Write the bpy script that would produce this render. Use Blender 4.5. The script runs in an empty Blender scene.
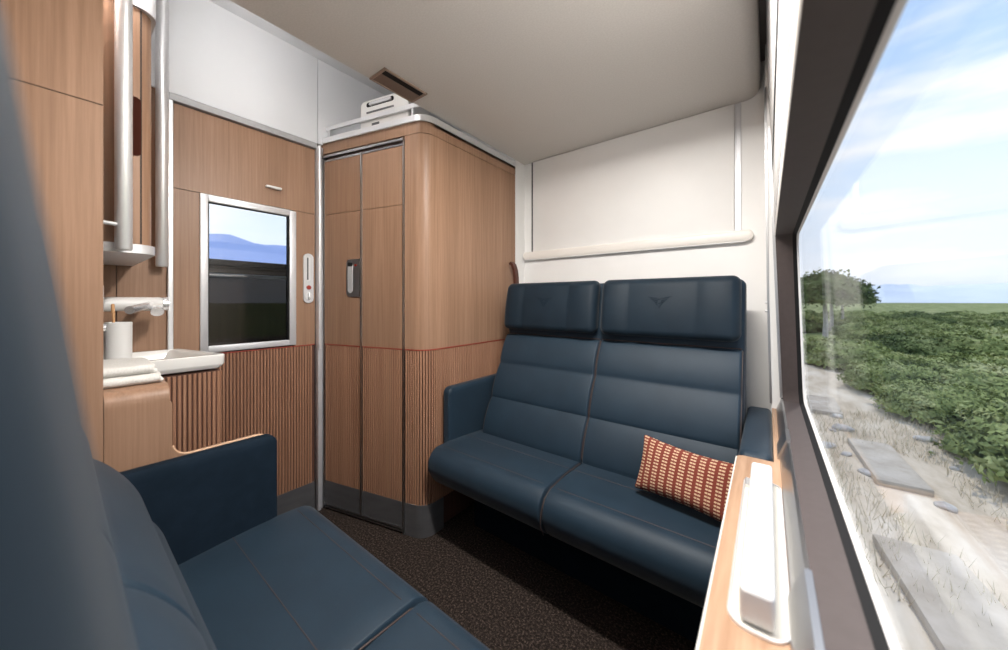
import bpy, bmesh, math, random
from mathutils import Vector, Matrix, noise
random.seed(7)
PI = math.pi
SC = bpy.context.scene
COL = SC.collection

# ------------------------------------------------------------------ camera
YAW = math.radians(37.5)
cam_d = bpy.data.cameras.new('camera'); cam = bpy.data.objects.new('camera', cam_d); COL.objects.link(cam)
cam.location = (0, 0, 1.25); cam.rotation_euler = (PI/2, 0, YAW)
cam_d.sensor_width = 36; cam_d.lens = 36*344/1008
cam_d.shift_y = -24/1008
cam_d.clip_start = 0.01; cam_d.clip_end = 2000
cam_d.dof.use_dof = True; cam_d.dof.focus_distance = 1.7; cam_d.dof.aperture_fstop = 1.9
SC.camera = cam
SC.view_settings.view_transform = 'Standard'
SC.view_settings.look = 'None'
SC.view_settings.gamma = 1
SC.view_settings.use_curve_mapping = False
SC.view_settings.exposure = 0.18

# ------------------------------------------------------------------ world sky
def N(nt, t, **k):
    n = nt.nodes.new(t)
    for a, b in k.items(): setattr(n, a, b)
    return n
def ramp(nt, stops, interp='LINEAR'):
    r = N(nt, 'ShaderNodeValToRGB'); cr = r.color_ramp; cr.interpolation = interp
    while len(cr.elements) < len(stops): cr.elements.new(0.5)
    for e, (p, c) in zip(cr.elements, stops):
        e.position = p; e.color = (*c, 1) if len(c) == 3 else c
    return r
W = bpy.data.worlds.new('sky'); SC.world = W; W.use_nodes = True
nt = W.node_tree; nt.nodes.clear(); L = nt.links.new
tc = N(nt, 'ShaderNodeTexCoord'); sx = N(nt, 'ShaderNodeSeparateXYZ'); L(tc.outputs['Generated'], sx.inputs[0])
grad = ramp(nt, [(0.0, (.62, .72, .86)), (.06, (.80, .87, .98)), (.2, (.74, .85, 1.0)), (.42, (.50, .68, .96)), (1, (.16, .34, .78))])
L(sx.outputs['Z'], grad.inputs[0])
mp = N(nt, 'ShaderNodeMapping'); mp.inputs['Scale'].default_value = (1.6, .8, 6.0); L(tc.outputs['Generated'], mp.inputs[0])
nz = N(nt, 'ShaderNodeTexNoise'); nz.inputs['Scale'].default_value = 2.2; nz.inputs['Detail'].default_value = 6; L(mp.outputs[0], nz.inputs['Vector'])
cl = ramp(nt, [(.44, (0, 0, 0)), (.66, (1, 1, 1))]); L(nz.outputs['Fac'], cl.inputs[0])
mx = N(nt, 'ShaderNodeMixRGB'); L(cl.outputs[0], mx.inputs[0]); L(grad.outputs[0], mx.inputs[1]); mx.inputs[2].default_value = (.93, .95, 1, 1)
bg = N(nt, 'ShaderNodeBackground'); bg.inputs['Strength'].default_value = 1.12; L(mx.outputs[0], bg.inputs[0])
wo = N(nt, 'ShaderNodeOutputWorld'); L(bg.outputs[0], wo.inputs[0])

# ------------------------------------------------------------------ sun
sd = bpy.data.lights.new('sun', 'SUN'); sd.energy = 1.9; sd.angle = math.radians(4); sd.color = (1, .95, .88)
so = bpy.data.objects.new('sun', sd); COL.objects.link(so)
so.rotation_euler = Vector((-0.16, -0.55, -1.0)).to_track_quat('-Z', 'Y').to_euler()

def area(name, loc, aim, sx_, sy_, power, col=(1, .93, .85), spread=180):
    d = bpy.data.lights.new(name, 'AREA'); d.shape = 'RECTANGLE'; d.size = sx_; d.size_y = sy_
    d.energy = power; d.color = col; d.spread = math.radians(spread)
    o = bpy.data.objects.new(name, d); COL.objects.link(o); o.location = loc
    o.rotation_euler = Vector(aim).to_track_quat('-Z', 'Y').to_euler()
    return o
ZL = 2.2455
# the compartment's own lamps: ceiling panel over the seats, cove strip above the ceiling edge
area('ceiling_lamp_light', (-.36, .69, ZL), (0, 0, -1), .58, .08, 42, (1, .96, .91))
area('cove_lamp_light', (-1.44, .10, 2.40), (-1, .1, .05), 1.1, .03, 48, (1, .97, .93)).rotation_euler.z += 0

# ------------------------------------------------------------------ materials
def mat(name, base=(.8, .8, .8), rough=.5, metal=0, spec=.5, noise_amt=0, noise_scale=(40, 40, 40), dark=None, bump=0, bump_scale=None,
        sheen=0, coat=0, stops=(.35, .65), detail=4):
    m = bpy.data.materials.new(name); m.use_nodes = True; nt = m.node_tree; b = nt.nodes['Principled BSDF']; L = nt.links.new
    b.inputs['Base Color'].default_value = (*base, 1); b.inputs['Roughness'].default_value = rough; b.inputs['Metallic'].default_value = metal
    b.inputs['Specular IOR Level'].default_value = spec
    if sheen: b.inputs['Sheen Weight'].default_value = sheen; b.inputs['Sheen Roughness'].default_value = .4
    if coat: b.inputs['Coat Weight'].default_value = coat
    g = N(nt, 'ShaderNodeNewGeometry')
    if dark:
        mp = N(nt, 'ShaderNodeMapping'); mp.inputs['Scale'].default_value = noise_scale; L(g.outputs['Position'], mp.inputs[0])
        nz = N(nt, 'ShaderNodeTexNoise'); nz.inputs['Scale'].default_value = 1; nz.inputs['Detail'].default_value = detail; L(mp.outputs[0], nz.inputs['Vector'])
        r = ramp(nt, [(stops[0], dark), (stops[1], base)]); L(nz.outputs['Fac'], r.inputs[0]); L(r.outputs[0], b.inputs['Base Color'])
    if bump:
        n2 = N(nt, 'ShaderNodeTexNoise'); n2.inputs['Scale'].default_value = bump_scale or 400; n2.inputs['Detail'].default_value = 3; L(g.outputs['Position'], n2.inputs['Vector'])
        bp = N(nt, 'ShaderNodeBump'); bp.inputs['Strength'].default_value = bump; bp.inputs['Distance'].default_value = .002
        L(n2.outputs['Fac'], bp.inputs['Height']); L(bp.outputs[0], b.inputs['Normal'])
    return m
def wood_mat(name, a, b_, c, scale=(90, 90, 2.2), rough=.42):
    m = bpy.data.materials.new(name); m.use_nodes = True; nt = m.node_tree; b = nt.nodes['Principled BSDF']; L = nt.links.new
    g = N(nt, 'ShaderNodeNewGeometry')
    mp = N(nt, 'ShaderNodeMapping'); mp.inputs['Scale'].default_value = scale; L(g.outputs['Position'], mp.inputs[0])
    n1 = N(nt, 'ShaderNodeTexNoise'); n1.inputs['Scale'].default_value = 1; n1.inputs['Detail'].default_value = 6; n1.inputs['Roughness'].default_value = .65; L(mp.outputs[0], n1.inputs['Vector'])
    r1 = ramp(nt, [(.3, a), (.52, b_), (.75, c)]); L(n1.outputs['Fac'], r1.inputs[0])
    mp2 = N(nt, 'ShaderNodeMapping'); mp2.inputs['Scale'].default_value = tuple(s*.12 for s in scale); L(g.outputs['Position'], mp2.inputs[0])
    n2 = N(nt, 'ShaderNodeTexNoise'); n2.inputs['Scale'].default_value = 1; n2.inputs['Detail'].default_value = 3; L(mp2.outputs[0], n2.inputs['Vector'])
    r2 = ramp(nt, [(.3, (.86, .84, .82)), (.7, (1.08, 1.08, 1.08))]); L(n2.outputs['Fac'], r2.inputs[0])
    mu = N(nt, 'ShaderNodeMixRGB', blend_type='MULTIPLY'); mu.inputs[0].default_value = 1; L(r1.outputs[0], mu.inputs[1]); L(r2.outputs[0], mu.inputs[2])
    L(mu.outputs[0], b.inputs['Base Color']); b.inputs['Roughness'].default_value = rough; b.inputs['Specular IOR Level'].default_value = .35
    bp = N(nt, 'ShaderNodeBump'); bp.inputs['Strength'].default_value = .12; bp.inputs['Distance'].default_value = .001; L(n1.outputs['Fac'], bp.inputs['Height']); L(bp.outputs[0], b.inputs['Normal'])
    return m
WA, WB, WC = (.255, .148, .092), (.310, .184, .117), (.365, .222, .146)
M = {}
M['wood'] = wood_mat('oak_veneer', WA, WB, WC)
M['wood_slat'] = wood_mat('oak_slats', (.27, .135, .08), (.33, .175, .108), (.39, .22, .14), scale=(140, 140, 3))
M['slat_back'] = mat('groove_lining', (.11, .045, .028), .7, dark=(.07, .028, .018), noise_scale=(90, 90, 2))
M['wood_ledge'] = wood_mat('ledge_oak', (.34, .20, .12), (.42, .265, .17), (.49, .325, .215), scale=(70, 4, 70))
M['wood_edge'] = mat('plywood_edge', (.66, .42, .27), .5, dark=(.55, .33, .2), noise_scale=(30, 4, 60))
M['red'] = mat('red_inlay', (.27, .035, .02), .5)
M['navy'] = mat('navy_leather', (.0108, .026, .0425), .56, spec=.33, dark=(.0090, .022, .0365), noise_scale=(9, 9, 9), bump=.16, bump_scale=700, sheen=.12)
M['navy_head'] = mat('navy_headrest_leather', (.006, .0155, .026), .58, spec=.24, dark=(.005, .013, .022), noise_scale=(9, 9, 9), bump=.16, bump_scale=700, sheen=.12)
M['navy_dark'] = mat('dark_navy_cloth', (.008, .016, .027), .85, spec=.12, dark=(.006, .013, .022), noise_scale=(30, 30, 30), bump=.2)
M['piping'] = mat('brown_thread', (.060, .036, .030), .6)
M['silver'] = mat('satin_aluminium', (.80, .80, .81), .36, metal=.6)
M['silver_soft'] = mat('matt_aluminium', (.68, .68, .70), .42, metal=.45)
M['grey_frame'] = mat('grey_aluminium', (.46, .46, .47), .30, metal=1)
M['chrome'] = mat('chrome', (.86, .86, .87), .22, metal=.75)
M['steel_base'] = mat('grey_kick_plate', (.135, .135, .14), .38, metal=.4, dark=(.115, .115, .12), noise_scale=(8, 8, 30))
M['white_wall'] = mat('white_laminate', (.84, .83, .815), .5, dark=(.82, .81, .795), noise_scale=(5, 5, 5))
M['cool_white'] = mat('cool_white_laminate', (.76, .77, .79), .35, dark=(.74, .75, .77), noise_scale=(3, 3, 3))
M['rail_cream'] = mat('cream_plastic', (.80, .76, .71), .42)
M['ceiling'] = mat('ceiling_fabric', (.71, .685, .65), .85, dark=(.66, .635, .60), noise_scale=(160, 160, 160), bump=.35, bump_scale=500)
M['black'] = mat('black_rubber', (.010, .010, .011), .7, spec=.25)
M['reveal'] = mat('brown_window_reveal', (.070, .055, .053), .6, dark=(.064, .050, .048), noise_scale=(60, 60, 60))
M['ceramic'] = mat('white_ceramic', (.84, .83, .80), .18, coat=.4)
M['plastic_white'] = mat('white_plastic', (.76, .75, .735), .35)
M['cream'] = mat('cream_tray', (.66, .63, .56), .45)
M['towel'] = mat('white_terry', (.82, .80, .76), .95, dark=(.72, .70, .66), noise_scale=(260, 260, 260), bump=.8, bump_scale=900)
M['bamboo'] = mat('bamboo', (.62, .34, .16), .5)
M['leather_brown'] = mat('brown_leather', (.085, .024, .013), .5, dark=(.06, .017, .009), noise_scale=(50, 50, 50))
M['vent_rim'] = mat('bronze_rim', (.34, .26, .21), .45, metal=.2)
M['vent_brown'] = mat('bronze_frame', (.19, .14, .115), .5, metal=.2)
M['grey_lining'] = mat('grey_lining', (.30, .29, .28), .8)
M['band'] = mat('grey_band', (.42, .42, .43), .45, metal=.2)
M['gap'] = mat('dark_gap', (.03, .02, .017), .8)
M['red_button'] = mat('red_button', (.30, .03, .02), .35)
M['dark_pull'] = mat('dark_brown_pull', (.045, .013, .008), .9, spec=.05)
M['dark_panel'] = mat('corridor_panel', (.055, .030, .020), .4, dark=(.04, .022, .015), noise_scale=(30, 30, 2))
# carpet
def carpet():
    m = bpy.data.materials.new('carpet'); m.use_nodes = True; nt = m.node_tree; b = nt.nodes['Principled BSDF']; L = nt.links.new
    g = N(nt, 'ShaderNodeNewGeometry')
    n1 = N(nt, 'ShaderNodeTexNoise'); n1.inputs['Scale'].default_value = 110; n1.inputs['Detail'].default_value = 8; n1.inputs['Roughness'].default_value = .8; L(g.outputs['Position'], n1.inputs['Vector'])
    r = ramp(nt, [(.40, (.009, .007, .006)), (.52, (.027, .020, .017)), (.66, (.17, .125, .10))]); L(n1.outputs['Fac'], r.inputs[0])
    L(r.outputs[0], b.inputs['Base Color']); b.inputs['Roughness'].default_value = .95; b.inputs['Specular IOR Level'].default_value = .1
    bp = N(nt, 'ShaderNodeBump'); bp.inputs['Strength'].default_value = .8; bp.inputs['Distance'].default_value = .004; L(n1.outputs['Fac'], bp.inputs['Height']); L(bp.outputs[0], b.inputs['Normal'])
    return m
M['carpet'] = carpet()
def glass(name, tint, ior=1.45):
    m = bpy.data.materials.new(name); m.use_nodes = True; nt = m.node_tree; nt.nodes.clear(); L = nt.links.new
    g = N(nt, 'ShaderNodeNewGeometry'); dp = N(nt, 'ShaderNodeVectorMath', operation='DOT_PRODUCT'); L(g.outputs['Normal'], dp.inputs[0]); L(g.outputs['Incoming'], dp.inputs[1])
    ab = N(nt, 'ShaderNodeMath', operation='ABSOLUTE'); L(dp.outputs['Value'], ab.inputs[0])
    om = N(nt, 'ShaderNodeMath', operation='SUBTRACT'); om.inputs[0].default_value = 1; L(ab.outputs[0], om.inputs[1])
    pw = N(nt, 'ShaderNodeMath', operation='POWER'); L(om.outputs[0], pw.inputs[0]); pw.inputs[1].default_value = 5
    r0 = ((ior-1)/(ior+1))**2
    fr = N(nt, 'ShaderNodeMath', operation='MULTIPLY_ADD'); L(pw.outputs[0], fr.inputs[0]); fr.inputs[1].default_value = (1-r0)*.22; fr.inputs[2].default_value = r0
    t = N(nt, 'ShaderNodeBsdfTransparent'); t.inputs[0].default_value = (*tint, 1)
    gl = N(nt, 'ShaderNodeBsdfGlossy'); gl.inputs['Roughness'].default_value = .0; gl.inputs[0].default_value = (1, 1, 1, 1)
    mx = N(nt, 'ShaderNodeMixShader'); L(fr.outputs[0], mx.inputs[0]); L(t.outputs[0], mx.inputs[1]); L(gl.outputs[0], mx.inputs[2])
    o = N(nt, 'ShaderNodeOutputMaterial'); L(mx.outputs[0], o.inputs[0]); return m
M['glass'] = glass('window_glass', (.98, .99, 1), 1.30)
M['door_glass'] = glass('tinted_glass', (.97, .97, .97), 1.3)
def emis(name, c, s):
    m = bpy.data.materials.new(name); m.use_nodes = True; nt = m.node_tree; nt.nodes.clear()
    e = N(nt, 'ShaderNodeEmission'); e.inputs[0].default_value = (*c, 1); e.inputs[1].default_value = s
    o = N(nt, 'ShaderNodeOutputMaterial'); nt.links.new(e.outputs[0], o.inputs[0]); return m
M['lamp'] = emis('lamp_diffuser', (1, .95, .88), 2.5)
# woven cushion: cream dashes in columns on rust red (object coordinates: x across, z up)
def weave():
    m = bpy.data.materials.new('woven_rust_cream'); m.use_nodes = True; nt = m.node_tree; b = nt.nodes['Principled BSDF']; L = nt.links.new
    uv = N(nt, 'ShaderNodeUVMap'); s = N(nt, 'ShaderNodeSeparateXYZ'); L(uv.outputs[0], s.inputs[0])
    def math_(op, a, bb=None, c=None):
        n = N(nt, 'ShaderNodeMath', operation=op)
        for i, v in enumerate((a, bb, c)):
            if v is None: continue
            if isinstance(v, (int, float)): n.inputs[i].default_value = v
            else: L(v, n.inputs[i])
        return n.outputs[0]
    nx, nzv = 12, 17
    cx = math_('MULTIPLY', s.outputs[0], nx); col = math_('FLOOR', cx); fx = math_('FRACT', cx)
    row = math_('MULTIPLY_ADD', s.outputs[1], nzv, math_('MULTIPLY', math_('MODULO', col, 2), .5)); fz = math_('FRACT', row)
    a = math_('MULTIPLY', math_('GREATER_THAN', fx, .26), math_('LESS_THAN', fx, .88))
    a2 = math_('MULTIPLY', math_('GREATER_THAN', fz, .36), math_('LESS_THAN', fz, .82))
    split = math_('SUBTRACT', 1, math_('MULTIPLY', math_('GREATER_THAN', fx, .52), math_('LESS_THAN', fx, .57)))
    f = math_('MULTIPLY', math_('MULTIPLY', a, a2), split)
    mx = N(nt, 'ShaderNodeMixRGB'); L(f, mx.inputs[0]); mx.inputs[1].default_value = (.17, .028, .015, 1); mx.inputs[2].default_value = (.60, .43, .28, 1)
    L(mx.outputs[0], b.inputs['Base Color']); b.inputs['Roughness'].default_value = .9
    bp = N(nt, 'ShaderNodeBump'); bp.inputs['Strength'].default_value = .5; bp.inputs['Distance'].default_value = .002; L(f, bp.inputs['Height']); L(bp.outputs[0], b.inputs['Normal'])
    return m
M['weave'] = weave()

# ------------------------------------------------------------------ geometry helpers (world coordinates; parts are moved under their thing's base)
def tag(o, label=None, cat=None, group=None, kind=None):
    if label: o['label'] = label
    if cat: o['category'] = cat
    if group: o['group'] = group
    if kind: o['kind'] = kind
    return o
def thing(name, label, cat, loc=(0, 0, 0), group=None, kind=None):
    o = bpy.data.objects.new(name, None); COL.objects.link(o); o.location = loc; o.empty_display_size = .05
    return tag(o, label, cat, group, kind)
def wloc(o):
    v = Vector((0, 0, 0))
    while o: v += o.location; o = o.parent
    return v
class B:
    def __init__(s): s.bm = bmesh.new()
    def box(s, lo, hi, bev=0, seg=2):
        lo, hi = Vector(lo), Vector(hi); c = (lo+hi)/2; d = hi-lo
        r = bmesh.ops.create_cube(s.bm, size=1); vs = r['verts']
        for v in vs: v.co = Vector((v.co.x*d.x, v.co.y*d.y, v.co.z*d.z)) + c
        if bev:
            es = list({e for v in vs for e in v.link_edges})
            bmesh.ops.bevel(s.bm, geom=es, offset=bev, segments=seg, affect='EDGES', profile=.5)
        return s
    def rbox(s, lo, hi, r, n=(8, 8, 8), fn=None, uv=None, rs=4):
        lo, hi = Vector(lo), Vector(hi)
        r = Vector((r, r, r)) if isinstance(r, (int, float)) else Vector(r)
        ax = []
        for i in range(3):
            rr = min(r[i], (hi[i]-lo[i])/2*.999); r[i] = rr
            a = [lo[i]+rr*(1-math.tan(math.radians(45*(1-k/rs)))) for k in range(rs+1)]
            b = [hi[i]-rr*(1-math.tan(math.radians(45*(1-k/rs)))) for k in range(rs+1)][::-1]
            m = [a[-1]+(b[0]-a[-1])*k/(n[i]+1) for k in range(1, n[i]+1)]
            ax.append(a+m+b)
        cache = {}
        uvl = s.bm.loops.layers.uv.verify() if uv else None
        def V(p):
            k = (round(p[0], 6), round(p[1], 6), round(p[2], 6))
            if k in cache: return cache[k]
            q = [min(max(p[i], lo[i]+r[i]), hi[i]-r[i]) for i in range(3)]
            d = Vector([(p[i]-q[i])/r[i] for i in range(3)])
            if d.length > 1e-9: d.normalize()
            co = Vector([q[i]+r[i]*d[i] for i in range(3)])
            raw = co.copy()
            if fn: co = Vector(fn(co))
            v = s.bm.verts.new(co); cache[k] = v; RAW[v] = raw; return v
        RAW = {}
        for a in range(3):
            b, c = (a+1) % 3, (a+2) % 3
            for side in (0, 1):
                fix = (lo if side == 0 else hi)[a]
                for i in range(len(ax[b])-1):
                    for j in range(len(ax[c])-1):
                        ps = []
                        for (ii, jj) in ((i, j), (i+1, j), (i+1, j+1), (i, j+1)):
                            p = [0, 0, 0]; p[a] = fix; p[b] = ax[b][ii]; p[c] = ax[c][jj]; ps.append(V(p))
                        if side == 0: ps.reverse()
                        try: f = s.bm.faces.new(ps)
                        except ValueError: continue
                        if uvl:
                            for lp in f.loops: lp[uvl].uv = uv(RAW[lp.vert])
        return s
    def prism(s, pts, axis, a, b):
        # pts: 2D polygon in the plane of the two other axes (order x,y,z without `axis`)
        def mk(p, t):
            q = list(p); q.insert(axis, t); return s.bm.verts.new(q)
        A = [mk(p, a) for p in pts]; Bv = [mk(p, b) for p in pts]
        n = len(pts); fs = [s.bm.faces.new(A), s.bm.faces.new(Bv[::-1])]
        for i in range(n): fs.append(s.bm.faces.new((A[(i+1) % n], A[i], Bv[i], Bv[(i+1) % n])))
        return s
    def tube(s, pts, r, seg=10, cap=True):
        pts = [Vector(p) for p in pts]; rings = []; up = None
        for i, p in enumerate(pts):
            t = (pts[min(i+1, len(pts)-1)]-pts[max(i-1, 0)]).normalized()
            if up is None:
                up = Vector((0, 0, 1)) if abs(t.z) < .9 else Vector((1, 0, 0))
            u = (up - t*up.dot(t)).normalized(); w = t.cross(u); up = u
            rr = r[i] if isinstance(r, (list, tuple)) else r
            rings.append([s.bm.verts.new(p + (u*math.cos(2*PI*k/seg)+w*math.sin(2*PI*k/seg))*rr) for k in range(seg)])
        for a, b in zip(rings, rings[1:]):
            for k in range(seg): s.bm.faces.new((a[k], a[(k+1) % seg], b[(k+1) % seg], b[k]))
        if cap: s.bm.faces.new(rings[0][::-1]); s.bm.faces.new(rings[-1])
        return s
    def lathe(s, prof, c, seg=32):
        rings = [[s.bm.verts.new((c[0]+r*math.cos(2*PI*k/seg), c[1]+r*math.sin(2*PI*k/seg), c[2]+z)) for k in range(seg)] for r, z in prof]
        for a, b in zip(rings, rings[1:]):
            for k in range(seg): s.bm.faces.new((a[k], a[(k+1) % seg], b[(k+1) % seg], b[k]))
        s.bm.faces.new(rings[0][::-1]); s.bm.faces.new(rings[-1]); return s
    def loft(s, loops, closed=True, cap=False):
        R = [[s.bm.verts.new(p) for p in l] for l in loops]
        for a, b in zip(R, R[1:]):
            n = len(a)
            for k in range(n if closed else n-1): s.bm.faces.new((a[k], a[(k+1) % n], b[(k+1) % n], b[k]))
        if cap: s.bm.faces.new(R[0][::-1]); s.bm.faces.new(R[-1])
        return s
    def build(s, name, m, parent=None, smooth=None, mirror=None, kind=None):
        bm = s.bm
        if mirror is not None:
            for v in bm.verts: v.co.y = mirror - v.co.y
            bmesh.ops.reverse_faces(bm, faces=bm.faces[:])
        bmesh.ops.recalc_face_normals(bm, faces=bm.faces[:])
        if parent: off = wloc(parent)
        else: off = Vector((0, 0, 0))
        for v in bm.verts: v.co -= off
        me = bpy.data.meshes.new(name); bm.to_mesh(me); bm.free()
        me.materials.append(m)
        if smooth is not None:
            for p in me.polygons: p.use_smooth = True
            me.set_sharp_from_angle(angle=math.radians(smooth))
        o = bpy.data.objects.new(name, me); COL.objects.link(o)
        if parent: o.parent = parent
        if kind: o['kind'] = kind
        return o
def struct(b, name, m, smooth=None): return b.build(name, m, None, smooth, kind='structure')
def rrect(c, h, r, n=6):           # rounded rectangle outline (2D)
    out = []
    for cx, cy, a0 in ((1, 1, 0), (-1, 1, 90), (-1, -1, 180), (1, -1, 270)):
        for k in range(n+1):
            a = math.radians(a0+90*k/n)
            out.append((c[0]+cx*(h[0]-r)+r*math.cos(a), c[1]+cy*(h[1]-r)+r*math.sin(a)))
    return out
def arc(c, r, a0, a1, n=8): return [(c[0]+r*math.cos(math.radians(a0+(a1-a0)*k/n)), c[1]+r*math.sin(math.radians(a0+(a1-a0)*k/n))) for k in range(n+1)]

XW, XD, YF, YN, ZC = -1.42, -2.155, 2.10, -.35, 2.25
ZRED, ZSEAM, ZTOP, ZB = .993, 1.768, 2.16, .17

# ================================================================== SETTING
struct(B().box((-3.3, -.4, -.06), (.03, 2.2, 0)), 'floor', M['carpet'])
# main ceiling panel with the rounded edge towards the window, with openings for the lamp
c = B()
prof = [(XW, ZC), (XW, ZC+.05), (-.045, ZC+.14), (-.028, ZC+.14), (-.028, ZC+.07)] + [(-.088+.06*math.cos(a), ZC+.06-.06*math.sin(a)) for a in [k*PI/16 for k in range(1, 9)]]
c.prism(prof, 1, YN-.05, YF+.01)
struct(c, 'ceiling', M['ceiling'], 35)
struct(B().box((-1.30, YN-.05, 2.42), (.10, YF+.05, 2.46)).box((.094, YN-.05, 2.36), (.11, YF+.05, 2.46)), 'ceiling_upper', M['grey_lining'])
struct(B().box((-3.3, YN-.05, 2.70), (-1.30, YF+.05, 2.74)).box((-1.34, YN-.05, 2.29), (-1.30, YF+.05, 2.72)), 'ceiling_recess', M['cool_white'])
# far wall and its white corner beside the wardrobe
struct(B().box((-2.2, YF, 0), (.06, YF+.05, 2.75)).box((XW-.02, 1.985, 0), (XW, YF, 2.25)), 'wall_back', M['white_wall'])
struct(B().box((-3.3, YN-.05, 0), (.2, YN, 2.75)), 'wall_near', M['white_wall'])
# corridor-side wall: wood panelling, then white upper part
w = B()
w.box((XD-.02, YN, 0), (XD, .154-.0015, ZTOP+.1)).box((XD-.02, .154+.0015, 0), (XD, .306, ZTOP+.1))
struct(w, 'wall_left', M['wood'])
struct(B().box((XD-.045, YN, 0), (XD-.022, .33, 2.2)).box((XD-.045, .94, 0), (XD-.022, 2.1, 2.2)).box((XD-.045, .33, 2.0), (XD-.022, .94, 2.2)), 'wall_left_backing', M['gap'])
struct(B().box((XD-.05, YN, ZTOP+.034), (XD+.015, .954, 2.70)).box((XD-.05, .957, ZTOP+.034), (XD+.015, YF, 2.70)), 'wall_left_upper', M['cool_white'])
struct(B().box((XD-.05, .31, ZTOP), (XD+.019, .95, ZTOP+.032), .003), 'trim_1', M['band'])
struct(B().box((XD-.01, .306, 0), (XD+.018, .325, 2.16), .003), 'trim_2', M['silver'])
# door jamb: matt post with a bright round strip on its upper half
struct(B().box((XD-.02, .950, 0), (XD+.035, .968, 2.175), .003).box((XD-.02, .968, 0), (XD+.02, .985, 2.175), .002), 'trim_3', M['silver_soft'], 30)
struct(B().tube([(XD+.036, .958, .965), (XD+.036, .958, 2.175)], .009, 14), 'trim_4', M['silver'], 40)
# near partition (wood) in front of the washing niche
p = B(); p.box((XW-.03, YN, 1.7785), (XW, .078, 2.70)).box((XW-.03, YN, 0), (XW, .078, 1.7755))
struct(p, 'wall_partition', M['wood'])
struct(B().box((XW-.028, YN, 1.767), (XW-.003, .077, 1.787)), 'trim_5', M['gap'])

def ribs(b, path, z0, z1, pitch=.0148, duty=.70, depth=.006, phase=0):
    # vertical slats standing proud of a 2D polyline `path`; normals to the right of travel
    pts = [Vector(p) for p in path]; seg = []; tot = 0
    for a, c_ in zip(pts, pts[1:]): seg.append((tot, a, c_)); tot += (c_-a).length
    def at(s):
        for t0, a, c_ in reversed(seg):
            if s >= t0-1e-9:
                d = (c_-a).normalized(); return a+d*(s-t0), Vector((d.y, -d.x))
        return pts[0], Vector((0, 0))
    s_ = phase
    while s_+pitch*duty < tot:
        p0, n0 = at(s_); p1, n1 = at(s_+pitch*duty); e = .0012; d = (p1-p0).normalized()
        q = [p0, p0+n0*(depth-.002), p0+n0*depth+d*.002, p1+n1*depth-d*.002, p1+n1*(depth-.002), p1]
        b.prism([tuple(v) for v in q], 2, z0, z1); s_ += pitch
def strip(b, path, z0, z1, off, th=.004):
    pts = [Vector(p) for p in path]; n = len(pts); nn = []
    for i in range(n):
        d = (pts[min(i+1, n-1)]-pts[max(i-1, 0)]).normalized(); nn.append(Vector((d.y, -d.x)))
    o = [tuple(p+q*off) for p, q in zip(pts, nn)]; inn = [tuple(p+q*(off-th)) for p, q in zip(pts, nn)]
    for i in range(n-1):
        b.prism([inn[i], inn[i+1], o[i+1], o[i]], 2, z0, z1)

# ------------------------------------------------------------------ compartment door
d = thing('door_1', 'wooden sliding compartment door with a framed pane over a fluted lower half', 'door', (XD, .64, 0), kind='structure')
b = B()
y0, y1 = .327, .946
b.box((XD-.02, y0, ZSEAM+.0015), (XD, y1, ZTOP-.004))
b.box((XD-.02, y0, ZRED), (XD, .43, ZSEAM-.0015)).box((XD-.02, .828, ZRED), (XD, y1, ZSEAM-.0015))
b.build('door_panel', M['wood'], d)
b = B(); b.box((XD-.02, y0, ZB), (XD-.006, y1, ZRED)); b.build('groove_backing', M['slat_back'], d)
b = B(); ribs(b, [(XD-.006, y1-.001), (XD-.006, y0)][::-1], ZB, ZRED-.006, phase=.001); b.build('fluted_panel', M['wood_slat'], d)
B().box((XD-.004, y0, ZRED-.006), (XD+.0015, y1, ZRED)).build('inlay_line', M['red'], d)
B().box((XD-.02, y0, .0), (XD, y1, ZB)).build('kick_plate', M['steel_base'], d)
fr = B()
Y0, Y1, Z0_, Z1_ = .419, .84, 1.0, 1.766
fr.box((XD-.02, Y0, Z0_), (XD+.010, Y0+.030, Z1_), .002).box((XD-.02, Y1-.034, Z0_), (XD+.010, Y1, Z1_-.004), .002)
fr.box((XD-.02, Y0+.03, Z1_-.016), (XD+.008, Y1-.034, Z1_), .002).box((XD-.02, Y0+.03, Z1_-.036), (XD+.012, Y1-.034, Z1_-.014), .005)
fr.box((XD-.02, Y0+.03, Z0_), (XD+.010, Y1-.034, 1.030), .002)
f = fr.build('window_frame', M['silver_soft'], d, 30)
B().box((XD-.018, Y0+.025, 1.028), (XD-.004, Y0+.036, Z1_-.03)).box((XD-.018, Y1-.042, 1.028), (XD+.004, Y1-.033, Z1_-.03)).box((XD-.018, Y0+.03, 1.728), (XD+.002, Y1-.03, 1.734)).build('gasket', M['black'], f)
B().box((XD-.012, Y0+.028, 1.026), (XD-.007, Y1-.032, Z1_-.034)).build('window_pane', M['door_glass'], d)
hk = B(); hk.rbox((XD, .688, 1.863), (XD+.022, .764, 1.876), .005, (1, 3, 1)); hk.build('coat_hook', M['plastic_white'], d, 40)
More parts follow.
